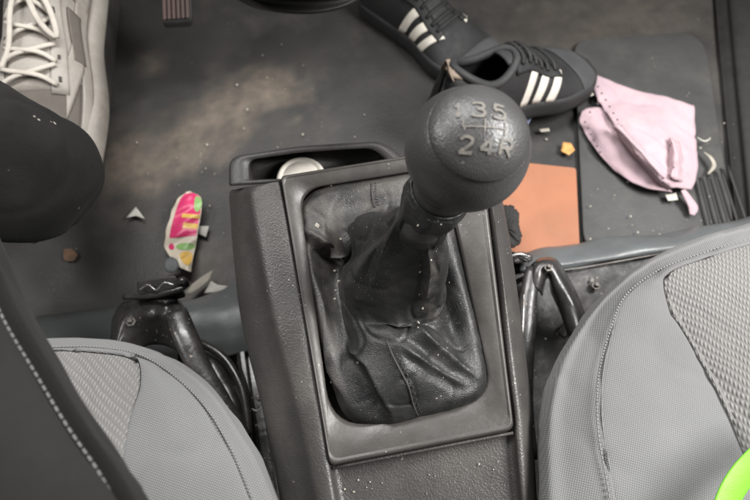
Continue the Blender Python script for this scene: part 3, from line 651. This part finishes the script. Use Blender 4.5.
def make_sneaker(name, label, cat, loc, rot, L_, w_, hh, zs, style, parent=None):
    r = bpy.data.objects.new(name, None); COL.objects.link(r); r.location = loc; r.rotation_euler = rot
    if parent: r.parent = parent; r.location = Vector(loc)-root_of(parent)
    else: tag(r, label, cat, None if style == 'cream' else 'black striped sneakers in the passenger footwell')
    hw, hz, surf = shoe_funcs(L_, w_, hh, zs)
    cream = style == 'cream'
    up = M['cream'] if cream else M['blk']
    if parent:  # the shoe mesh itself is the part; its details are sub-parts
        COL.objects.unlink(r); bpy.data.objects.remove(r); r = None
    ns, npz = 60, 28
    def phio(s_): 
        if not .05 < s_ < .40: return math.pi/2
        k = math.sin(math.pi*(s_-.05)/.35)
        return math.pi/2-(.92 if cream else .78)*k**.6
    def ph_at(s_, j):
        po = phio(s_); return po*j/14 if j <= 14 else math.pi-po*(29-j)/14
    sv = [(1-math.cos(math.pi*i/ns))/2*.998+.001 for i in range(ns+1)]
    V_ = [surf(sv[i], ph_at(sv[i], j)) for i in range(ns+1) for j in range(30)]; f = []
    for i in range(ns):
        for j in range(29):
            if j == 14: continue
            f.append((i*30+j, (i+1)*30+j, (i+1)*30+j+1, i*30+j+1))
    if parent:
        uo = mesh(name, V_, f, up, parent, local=True, solid=.003); uo.location = Vector(loc)-root_of(parent); uo.rotation_euler = rot; P = uo
    else:
        uo = mesh('upper', V_, f, up, r, local=True, solid=.003, recalc=False); P = r
    def part(n_, v, f_, m_, **k): return mesh(n_, v, f_, m_, P, local=True, **k)
    # sole
    o = []
    for s in [i/40 for i in range(41)]: o.append((s*L_, -hw(s)))
    o += [(s*L_, hw(s)) for s in [i/40 for i in range(39, 0, -1)]]
    lpz = []
    fl_ = .010 if cream else .003
    for k, z in ((-.002, 0), (fl_*.6, .002), (fl_, zs*.4), (fl_*.8, zs*.9), (fl_*.3, zs+.004), (-.006, zs+.006)):
        ring = []
        for x, y in o:
            c = Vector((x-L_*.55, y)); d_ = Vector((c.x/(L_*.55), c.y/w_)); 
            if d_.length: d_.normalize()
            ring.append(Vector((x+d_.x*k, y+d_.y*k, z)))
        lpz.append(ring)
    n_ = len(o); fs = grid_faces(6, n_, True)+[tuple(range(n_)), tuple(range(5*n_, 6*n_))]
    part('sole', [p for l in lpz for p in l], fs, M['cream'] if cream else M['blksole'])
    col_ = [surf(.05+.35*i/24, phio(.05+.35*i/24), .001) for i in range(25)]+[surf(.05+.35*i/24, math.pi-phio(.05+.35*i/24), .001) for i in range(23, 0, -1)]
    tube('collar', col_, .0055 if not cream else .008, M['blksole'] if not cream else M['cream'], P, n=10, sm=2, closed=True, local=True)
    # insole
    rg = [Vector((L_*(.03+.36*(i/30)), -hw(.03+.36*i/30)*.8, zs+.012)) for i in range(31)]+[Vector((L_*(.03+.36*(i/30)), hw(.03+.36*i/30)*.8, zs+.012)) for i in range(30, -1, -1)]
    part('insole', rg, [tuple(range(len(rg)))], M['blklace'] if not cream else M['creammesh'], smooth=False, solid=.002)
    def patch(n_, s0, s1, p0, p1, off, m_, nsg=16, npg=14, skew=0, th=.0015, edge=None):
        v = []
        for i in range(nsg+1):
            for j in range(npg+1):
                a = j/npg; ph = p0+(p1-p0)*a; s = s0+(s1-s0)*i/nsg+skew*a
                if edge: s, ph = edge(i/nsg, a, s, ph)
                v.append(surf(min(.995, max(.003, s)), ph, off))
        return part(n_, v, grid_faces(nsg+1, npg+1), m_, solid=th, soff=-1)
    def strand(n_, pts, rad, m_, flat=.6):
        return tube(n_, [surf(s, ph, o_) for s, ph, o_ in pts], rad, m_, P, n=8, sm=5, flat=flat, local=True)
    pi = math.pi
    if not cream:
        for side in (1, -1):
            for k in range(3):
                s0 = .39+k*.078; a0, a1 = (.06, 1.12) if side > 0 else (pi-.06, pi-1.12)
                patch('stripe', s0, s0+.046, a0, a1, .0022, M['white'], skew=.085, nsg=4, npg=12)
        patch('toe_cap', .80, .985, .12, pi-.12, .0018, M['greytoe'], nsg=14, npg=24)
        patch('heel_tab', .004, .07, pi*.36, pi*.64, .002, M['tan'], nsg=8, npg=8)
        tube('heel_loop', [surf(.02, pi/2-.5, .000), surf(.0, pi/2-.35, .010), surf(.0, pi/2, .016), surf(.0, pi/2+.35, .010), surf(.02, pi/2+.5, .000)], .0035, M['tan'], P, n=8, flat=.4, local=True)
        patch('tongue', .33, .62, pi/2-.34, pi/2+.34, .0015, M['blksole'], nsg=12, npg=8, th=.003)
        for side in (1, -1):
            patch('eyestay', .36, .66, pi/2-side*.36, pi/2-side*.75, .0024, M['blk'], nsg=12, npg=5)
        for k in range(6):
            s = .40+k*.045
            strand('lace', [(s, pi/2-.52, .0035), (s+.008, pi/2-.2, .0065), (s+.008, pi/2+.2, .0065), (s, pi/2+.52, .0035)], .003, M['blklace'])
    else:
        # overlays
        for side in (1, -1):
            q = lambda x: x if side > 0 else pi-x
            patch('overlay', .30, .93, q(.10), q(.42), .0022, M['cream'], nsg=26, npg=6)
            patch('overlay', .12, .42, q(.10), q(1.05), .0026, M['cream'], nsg=14, npg=10)
            patch('eyestay', .34, .70, q(.78), q(1.18), .0034, M['cream'], nsg=16, npg=8, edge=lambda i, a, s, ph: (s, ph))
            patch('side_band', .48, .62, q(.36), q(.86), .003, M['cream'], skew=.14, nsg=6, npg=10)
            for k in range(6):
                s = .37+k*.058; patch('eyelet', s, s+.013, q(.95), q(1.02), .0042, M['hole'], nsg=3, npg=3, th=.0006)
            for k in range(5):
                s = .17+k*.045; patch('perforation', s, s+.011, q(.66), q(.73), .0034, M['hole'], nsg=3, npg=3, th=.0006)
        patch('toe_box', .66, .875, .45, pi-.45, .0016, M['creammesh'], nsg=14, npg=20)
        patch('mesh_window', .44, .62, .30, .62, .0018, M['creammesh'], nsg=8, npg=6)
        patch('toe_guard', .86, .99, .12, pi-.12, .0024, M['cream'], nsg=8, npg=24)
        patch('side_panel', .22, .46, .25, .72, .0034, M['rust'], nsg=12, npg=6); patch('side_panel', .46, .60, pi-.30, pi-.62, .0034, M['creammesh'], nsg=12, npg=6)
        patch('tongue', .30, .69, pi/2-.40, pi/2+.40, .0022, M['cream'], nsg=14, npg=10, th=.004)
        for k in range(5):
            s = .40+k*.058
            strand('lace', [(s, pi/2-.50, .005), (s+.02, pi/2-.18, .009), (s+.036, pi/2+.18, .009), (s+.05, pi/2+.52, .005)], .0030, M['lace'])
            strand('lace', [(s, pi/2+.50, .005), (s+.02, pi/2+.18, .008), (s+.036, pi/2-.18, .008), (s+.05, pi/2-.52, .005)], .0030, M['lace'])
        b0 = .44
        strand('lace_bow', [(b0, pi/2, .012), (b0+.06, pi/2+.40, .016), (b0+.13, pi/2+.52, .014), (b0+.10, pi/2+.20, .018), (b0, pi/2, .014)], .0034, M['lace'])
        strand('lace_bow', [(b0, pi/2, .012), (b0-.03, pi/2-.30, .016), (b0+.01, pi/2-.66, .013), (b0+.05, pi/2-.40, .018), (b0, pi/2, .014)], .0034, M['lace'])
        strand('lace_end', [(b0, pi/2, .013), (b0-.04, pi/2-.25, .012), (b0-.06, pi/2-.6, .008), (b0-.02, pi/2-.95, .006)], .003, M['lace'])
        strand('lace_end', [(b0, pi/2, .013), (b0+.07, pi/2-.14, .015), (b0+.15, pi/2-.22, .012), (b0+.2, pi/2-.4, .008)], .003, M['lace'])
    return P
# near sneaker: heel lower left, toe right
h1 = W(432, 130, .045); t1 = W(580, 76, 0); a1_ = math.atan2((t1-h1).y, (t1-h1).x)
make_sneaker('sneaker', 'black sneaker with three white side stripes lying nearer the pink cloth, toe right', 'sneaker', h1, (R(-4), math.asin(.042/(t1-h1).length), a1_), (t1-h1).length, .052, .092, .022, 'black')
c2 = W(430, 42, 0); e2 = W(480, 76, 0); a2_ = math.atan2((e2-c2).y, (e2-c2).x); d2 = (e2-c2).normalized()
make_sneaker('sneaker', 'black sneaker with white stripes at the top edge, further from the pink cloth', 'sneaker', c2-d2*.135, (0, 0, a2_), .265, .050, .088, .022, 'black')

# ------------------------------------------------------------------ person
pe = thing('person', 'seated person in charcoal trousers and black jacket with pale topstitching at the left', 'person', W(60, 60, 0))
hz_ = .10
t3 = W(36, 240, hz_); h3 = W(82, -58, hz_); a3_ = math.atan2((t3-h3).y, (t3-h3).x)
make_sneaker('sneaker', 'cream laced sneaker with taupe lining at the top left, toe under the charcoal trouser leg', 'sneaker', h3, (0, 0, a3_), (t3-h3).length, .060, .105, .03, 'cream')
fr = slab('footrest', rounded([W(42, -60, .098), W(98, -60, .098), W(72, 140, .098), W(18, 140, .098)], .02), .10, M['floor'], bevel=.01); fr['kind'] = 'structure'
# leg: hip off frame, knee, shin into the shoe
leg = [(W(-620, 420, .30), .085), (W(-420, 200, .33), .078), (W(-200, 105, .335), .066), (W(-60, 140, .32), .058), (W(8, 168, .30), .053), (W(38, 176, .265), .047), (W(20, 165, .20), .042), (W(-40, 130, .14), .038)]
NL = 120; P4 = spline([Vector((*p, r_)) for p, r_ in leg], 26); Vt = []
for i, p in enumerate(P4):
    t = (Vector(P4[min(i+1, len(P4)-1)][:3])-Vector(P4[max(i-1, 0)][:3])).normalized()
    s = t.cross(Vector((1, -.6, .0))).normalized(); q = s.cross(t)
    for j in range(NL):
        a = 2*math.pi*j/NL; d_ = s*math.cos(a)+q*math.sin(a); b = Vector(p[:3])+d_*p[3]
        Vt.append(b+d_*(.005*nz(b, 16, 1)+.002*nz(b, 38, 2)-.0015*max(0, 1-abs(nz(b+d_*.02, 13, 8))/.10)))
mesh('trouser_leg', Vt, grid_faces(len(P4), NL, True)+[tuple(range(NL)), tuple(range((len(P4)-1)*NL, len(P4)*NL))], M['trouser'], pe)
# jacket front hanging over the lap
jz = .43
je = [(-26, 190), (2, 250), (28, 305), (62, 365), (98, 425), (132, 472), (160, 520), (220, 640)]
jr = lambda dx, dy, dz: [W(u+dx, v+dy, jz+dz) for u, v in je]
gj = lambda p, s, t: 0.003*nz(p, 12, 6)+.0012*nz(p, 33, 2)
jo, jg = loft('jacket', [jr(-10, 4, -.030), jr(-2, 1, -.012), jr(-1, 0, -.003), jr(-7, 2, .004), jr(-16, 6, .003), jr(-27, 10, -.001), jr(-36, 14, .003), jr(-90, 30, .008), jr(-170, 60, .006), jr(-300, 90, -.01)], M['jacket'], pe, disp=gj, na=10, nb=6)
def drape(pts_g, row, off): return [pts_g[row][j]+off for j in range(len(pts_g[row]))]
rowi = 5*6-1
line = drape(jg, rowi, Vector((0, 0, .0006))); vf = []
lens = [0]
for a, b in zip(line, line[1:]): lens.append(lens[-1]+(b-a).length)
def at_len(d_):
    for i in range(len(lens)-1):
        if lens[i+1] >= d_: return line[i].lerp(line[i+1], (d_-lens[i])/(lens[i+1]-lens[i]))
    return line[-1]
d_ = 0
while d_ < lens[-1]-.004:
    a, b = at_len(d_), at_len(d_+.0024); h_ = (b-a)/2; vf.append(box_vf((a+b)/2, h_, h_.cross(Vector((0, 0, 1))).normalized()*.00045, Vector((0, 0, .0005)))); d_ += .0035
v_, f_ = multi(vf); mesh('topstitching', v_, f_, M['stitch'], jo, smooth=False)

# ------------------------------------------------------------------ litter on the floor
# orange card
oc_ = [W(u, v, z) for u, v, z in ((500, 160, .016), (576, 168, .018), (580, 254, .016), (505, 262, .014))]
tag(slab('orange_card', rounded(oc_, .004, 3), .0012, M['orange']), 'plain orange card lying flat beside the gear knob', 'card')
# pink cloth
pk = thing('pink_cloth', 'crumpled pale pink cloth with punched edges folded on the floor mat', 'cloth', W(650, 150, 0))
gp = lambda p, s, t: .003*nz(p, 24, 7)+.0018*nz(p, 70, 3)-.0035*max(0, 1-abs(nz(p, 20, 9))/.08)
loft('main_fold', [[W(591, 74, .018), W(625, 86, .019), (W(660, 97, .020)), W(693, 107, .019)],
                   [W(596, 95, .020), W(628, 106, .026), W(662, 118, .025), W(695, 130, .020)],
                   [W(612, 122, .030), W(640, 132, .040), W(668, 140, .034), W(697, 152, .024)],
                   [W(630, 150, .030), W(652, 160, .040), W(676, 165, .034), W(697, 168, .022)],
                   [W(655, 180, .024), W(666, 186, .028), W(680, 188, .024), W(692, 190, .018)]], M['pink'], pk, disp=gp, na=10, nb=10, solid=.0015)
loft('under_fold', [[W(582, 112, .014), W(590, 108, .018), (W(604, 108, .02)), W(622, 122, .026)],
                    [W(580, 124, .014), W(594, 130, .022), W(612, 134, .026), W(640, 150, .03)],
                    [W(596, 150, .014), W(612, 155, .02), W(634, 160, .026), W(655, 172, .026)],
                    [W(615, 172, .012), W(632, 182, .018), W(650, 188, .022), W(672, 192, .02)]], M['pink'], pk, disp=gp, na=10, nb=10, solid=.0015)
loft('ridge_fold', [[W(610, 128, .035), W(632, 152, .036), W(655, 178, .03), W(668, 190, .022)], [W(616, 125, .048), W(638, 148, .05), W(660, 174, .044), W(673, 188, .028)], [W(624, 130, .040), W(646, 150, .042), W(668, 172, .038), W(680, 187, .024)]], M['pink'], pk, disp=gp, na=8, nb=8, solid=.0012)
loft('ridge_fold', [[W(664, 172, .030), W(668, 150, .038), W(668, 138, .038)], [W(672, 178, .042), W(676, 155, .050), W(672, 138, .042)], [W(684, 182, .026), W(684, 160, .032), W(680, 142, .032)]], M['pink'], pk, disp=gp, na=8, nb=8, solid=.0012)
tube('dangling_tab', [W(683, 190, .02), W(688, 198, .018), W(693, 207, .016), W(692, 215, .014)], [.004, .006, .007, .003], M['pink'], pk, n=10, flat=.3)
vf = []
for (u, v, z) in [(594+i*3.9, 80+i*6.6, .031+.001*i) for i in range(9)]+[(585+i*3.0, 122+i*6.0, .022) for i in range(6)]+[(598, 104, .028), (590, 112, .025)]:
    c = W(u, v, z+.004); vf.append(box_vf(c, Vector((.0013, 0, 0)), Vector((0, .0013, 0)), Vector((0, 0, .0006))))
v_, f_ = multi(vf); mesh('punched_dots', v_, f_, M['dot'], pk, smooth=False, bevel=.0005)
# candy wrapper
wr = thing('wrapper', 'pink snack wrapper with green, cream and yellow print on bare floor left of the console', 'wrapper', W(182, 230, 0))
WL = spline([(186, 192, 0), (177, 200, 0), (171, 214, 0), (166, 232, 0), (165, 248, 0), (171, 257, 0), (181, 268, 0)], 8)
WR = spline([(190, 191, 0), (201, 198, 0), (201, 213, 0), (198, 230, 0), (196, 245, 0), (193, 258, 0), (191, 272, 0)], 8)
def wpt(a, b, dz):
    k = min(len(WL)-1.001, b*(len(WL)-1)); i = int(k); l = WL[i].lerp(WL[i+1], k-i); r_ = WR[i].lerp(WR[i+1], k-i); p = l.lerp(r_, a)
    z = .010+.007*abs(math.sin(b*4.2+.4))+.0035*math.sin(a*3.1)+.0012*math.sin(a*9+b*21)+.0008*math.sin(b*46+a*5)
    return W(p.x+.5*math.sin(b*37)*(a < .05), p.y, z+dz)
def wpatch(name, a0, a1, b0, b1, dz, m, slant=0, ell=False):
    na, nb = 10, 40; V_ = []
    for i in range(nb+1):
        for j in range(na+1):
            x, y = j/na, i/nb
            if ell: w__ = math.sqrt(max(.02, 1-(2*y-1)**2)); x = .5+(x-.5)*w__
            a = a0+(a1-a0)*x; V_.append(wpt(a, b0+(b1-b0)*y+slant*x, dz))
    return mesh(name, V_, grid_faces(nb+1, na+1), m, wr)
wpatch('film', 0, 1, 0, 1, 0, M['wcream']); 
wpatch('pink_print', .13, .97, .04, .56, .0005, M['wpink'])
wpatch('green_print', .72, 1.0, .13, .32, .0009, M['wgreen'], ell=True)
wpatch('cream_print', .38, .97, .33, .37, .0009, M['wyellow'], .02)
wpatch('cream_print', .50, .97, .42, .47, .0009, M['wyellow'], .02)
wpatch('green_print', .35, .98, .62, .71, .0006, M['wgreen'], .02, True)
wpatch('yellow_print', .40, .97, .74, .93, .0006, M['wyellow'], ell=True)
wpatch('pink_print', .12, .30, .62, .70, .0006, M['wpink'], ell=True)
def scrap(name, pts, z, m, label, cat, curl=.003, seed=0, group=None):
    c = Vector((sum(p[0] for p in pts)/len(pts), sum(p[1] for p in pts)/len(pts)))
    o = densify(pts, 4); n_ = len(o); rows_ = []
    for k in (0, .35, .7, .98):
        rows_.append([W(u+(c.x-u)*k, v+(c.y-v)*k, z+curl*(.3+.5*nz(((u+(c.x-u)*k)*.09, (v+(c.y-v)*k)*.09, seed), 1))) for u, v in o])
    return tag(loops(name, rows_, m, cap1=True, solid=.0006), label, cat, group)
scrap('paper_scrap', [(126, 218), (136, 207), (145, 219), (136, 216)], .004, M['paper'], 'small white triangular paper scrap on bare floor left of the pink wrapper', 'paper scrap', seed=1)
scrap('paper_scrap', [(197, 226), (209, 226), (206, 237), (199, 234)], .004, M['paper'], 'small white paper scrap touching the right side of the pink wrapper', 'paper scrap', seed=2)
scrap('dry_leaf', [(186, 293), (192, 284), (204, 275), (213, 270), (210, 279), (200, 288), (190, 294)], .012, M['leafc'], 'pale pointed dry leaf between the latch and the console', 'leaf', seed=3)
scrap('paper_scrap', [(204, 293), (211, 281), (218, 285), (228, 286), (222, 292)], .010, M['paper'], 'pale paper scrap at the edge of the grey green vinyl flap', 'paper scrap', seed=4)
scrap('grey_disc', [(171+8*math.cos(a*.7), 265+8*math.sin(a*.7)) for a in range(9)], .022, M['greydisc'], 'round grey flake beside the yellow end of the wrapper', 'flake', curl=.0005, seed=5)
scrap('orange_chip', [(561, 151), (563, 142), (571, 143), (575, 150), (569, 155)], .006, M['chip'], 'small orange chip on the floor above the orange card', 'chip', seed=6)
scrap('pale_flake', [(539, 129), (549, 128), (550, 131), (541, 132)], .005, M['leafc'], 'thin pale flake on the floor under the striped sneaker', 'flake', seed=7)
scrap('blue_scrap', [(520, 118), (527, 114), (532, 118), (528, 124), (521, 123)], .012, M['blue'], 'tiny bluish scrap beside the upper right of the gear knob', 'scrap', seed=8)
scrap('yellow_crumb', [(583, 82), (588, 80), (591, 86), (586, 88)], .018, M['chip'], 'small yellowish crumb by the top left corner of the pink cloth', 'crumb', seed=9)
scrap('pale_flake', [(585, 92), (592, 90), (594, 95), (588, 97)], .018, M['cap'], 'pale flake just below the yellowish crumb at the pink cloth', 'flake', seed=10)
scrap('pale_flake', [(665, 195), (676, 193), (678, 200), (668, 201)], .014, M['cap'], 'white flake below the bottom tip of the pink cloth', 'flake', seed=11)
tg = tube('curved_peel', [W(704, 152, .014), (W(711, 158, .018)), W(714, 166, .016), W(708, 174, .014)], [.001, .003, .003, .001], M['leafc'], n=8, flat=.4); tag(tg, 'curved brownish peel on the mat right of the pink cloth', 'peel')
tg = tube('curved_peel', [W(697, 137, .014), W(704, 141, .016), W(710, 139, .014)], [.0008, .0015, .0008], M['paper'], n=8, flat=.4); tag(tg, 'thin white sliver at the right edge of the pink cloth', 'sliver')
blotch('brown_smear', [(64, 250), (72, 249), (77, 255), (72, 261), (64, 259)], .002, M['stain'], 'small round brown smear on the floor below the trouser knee', 'smear', 3, .001)
tg = tube('loose_thread', [W(252, 409, .075), W(257, 411, .08), W(262, 407, .085), W(265, 399, .085)], .0008, M['paper'], n=6); tag(tg, 'thin white curled thread beside the left slide rail', 'thread')

# crumbs: too many to count
vf = []
def crumb(c, r_):
    a = Vector((random.uniform(-1, 1), random.uniform(-1, 1), random.uniform(-.3, .3))).normalized(); b = a.orthogonal().normalized(); q = a.cross(b)
    v_, f_ = box_vf(c, a*r_*random.uniform(.7, 1.6), b*r_, q*r_*random.uniform(.4, .9)); vf.append(([p+Vector((random.uniform(-1, 1), random.uniform(-1, 1), 0))*r_*.25 for p in v_], f_))
for i in range(60):
    crumb(W(random.uniform(500, 640), random.uniform(272, 400), .062), random.choice((.0004, .0006, .0009, .0014)))
for i in range(60):
    u = random.uniform(585, 735); crumb(W(u, random.uniform(90, 240), .011), random.choice((.0003, .0005, .0009)))
for i in range(45):
    crumb(W(random.uniform(110, 560), random.uniform(40, 270), .001), random.choice((.0004, .0006, .0010)))
for i in range(25): crumb(W(random.uniform(252, 262), random.uniform(355, 470), .047), random.choice((.0005, .0007, .0011)))
for u, v in ((330, 181), (317, 226), (336, 271), (339, 282)): crumb(nearest_boot(u, v)+Vector((0, 0, .0004)), .0011)
for i in range(28):
    p_ = nearest_boot(random.gauss(*random.choice(((330, 20), (432, 8), (350, 30), (440, 12)))), random.choice((random.uniform(190, 300), random.uniform(280, 400)))); crumb(p_+Vector((0, 0, .0003)), random.choice((.00025, .0004, .0006)))
for i in range(22):
    u = random.uniform(340, 515); crumb(WB(u, random.uniform(474, 505)-(u-340)*.1, -.005), random.choice((.0002, .0003, .0005)))
v_, f_ = multi(vf); tag(mesh('crumbs', v_, f_, M['crumb'], smooth=False, local=True), 'pale crumbs and grit scattered over the floor, boot and seat pans', None, kind='stuff')

# lime strap over the right seat
st = [(700, 560), (712, 510), (724, 482), (742, 460), (766, 440), (800, 425)]
ctr = spline([W(u+11, v+4, .29) for u, v in st], 10); V_ = []
for i, p_ in enumerate(ctr):
    t = (ctr[min(i+1, len(ctr)-1)]-ctr[max(i-1, 0)]).normalized(); s = Vector((t.y, -t.x, 0)).normalized(); nrm = Vector((0, 0, 1))
    tiltv = (s*.8-nrm*.35).normalized()
    for x, h_ in ((-1, -.0008), (-1, .0008), (-.85, .0014), (.85, .0014), (1, .0008), (1, -.0008)): V_.append(p_+tiltv*x*.0082+nrm*h_)
sp = mesh('lime_strap', V_, grid_faces(len(ctr), 6, True)+[(0, 1, 2, 3, 4, 5)], M['lime']); tag(sp, 'bright lime green strap loop resting on the right seat', 'strap')

# ------------------------------------------------------------------ light
w = bpy.data.worlds.new('World'); S.world = w; w.use_nodes = True
w.node_tree.nodes['Background'].inputs[0].default_value = (1.0, 0.97, 0.94, 1); w.node_tree.nodes['Background'].inputs[1].default_value = 0.2
def area(name, loc, tgt, size, sy, power, col):
    l = bpy.data.lights.new(name, 'AREA'); l.shape = 'RECTANGLE'; l.size = size; l.size_y = sy; l.energy = power; l.color = col
    o = bpy.data.objects.new(name, l); COL.objects.link(o); o.location = loc
    o.rotation_euler = (Vector(tgt)-Vector(loc)).to_track_quat('-Z', 'Y').to_euler()
area('right_window_light', (.82, .06, 1.05), (.22, .02, .2), .6, .4, 29, (1, .985, .96))
area('left_window_light', (-.85, .50, 1.2), (-.1, .2, .2), .4, .3, 8, (1, .98, .96))
area('windscreen_light', (.0, 0.80, 1.4), (.05, 0.12, .3), .9, .3, 19, (.99, .985, .97))
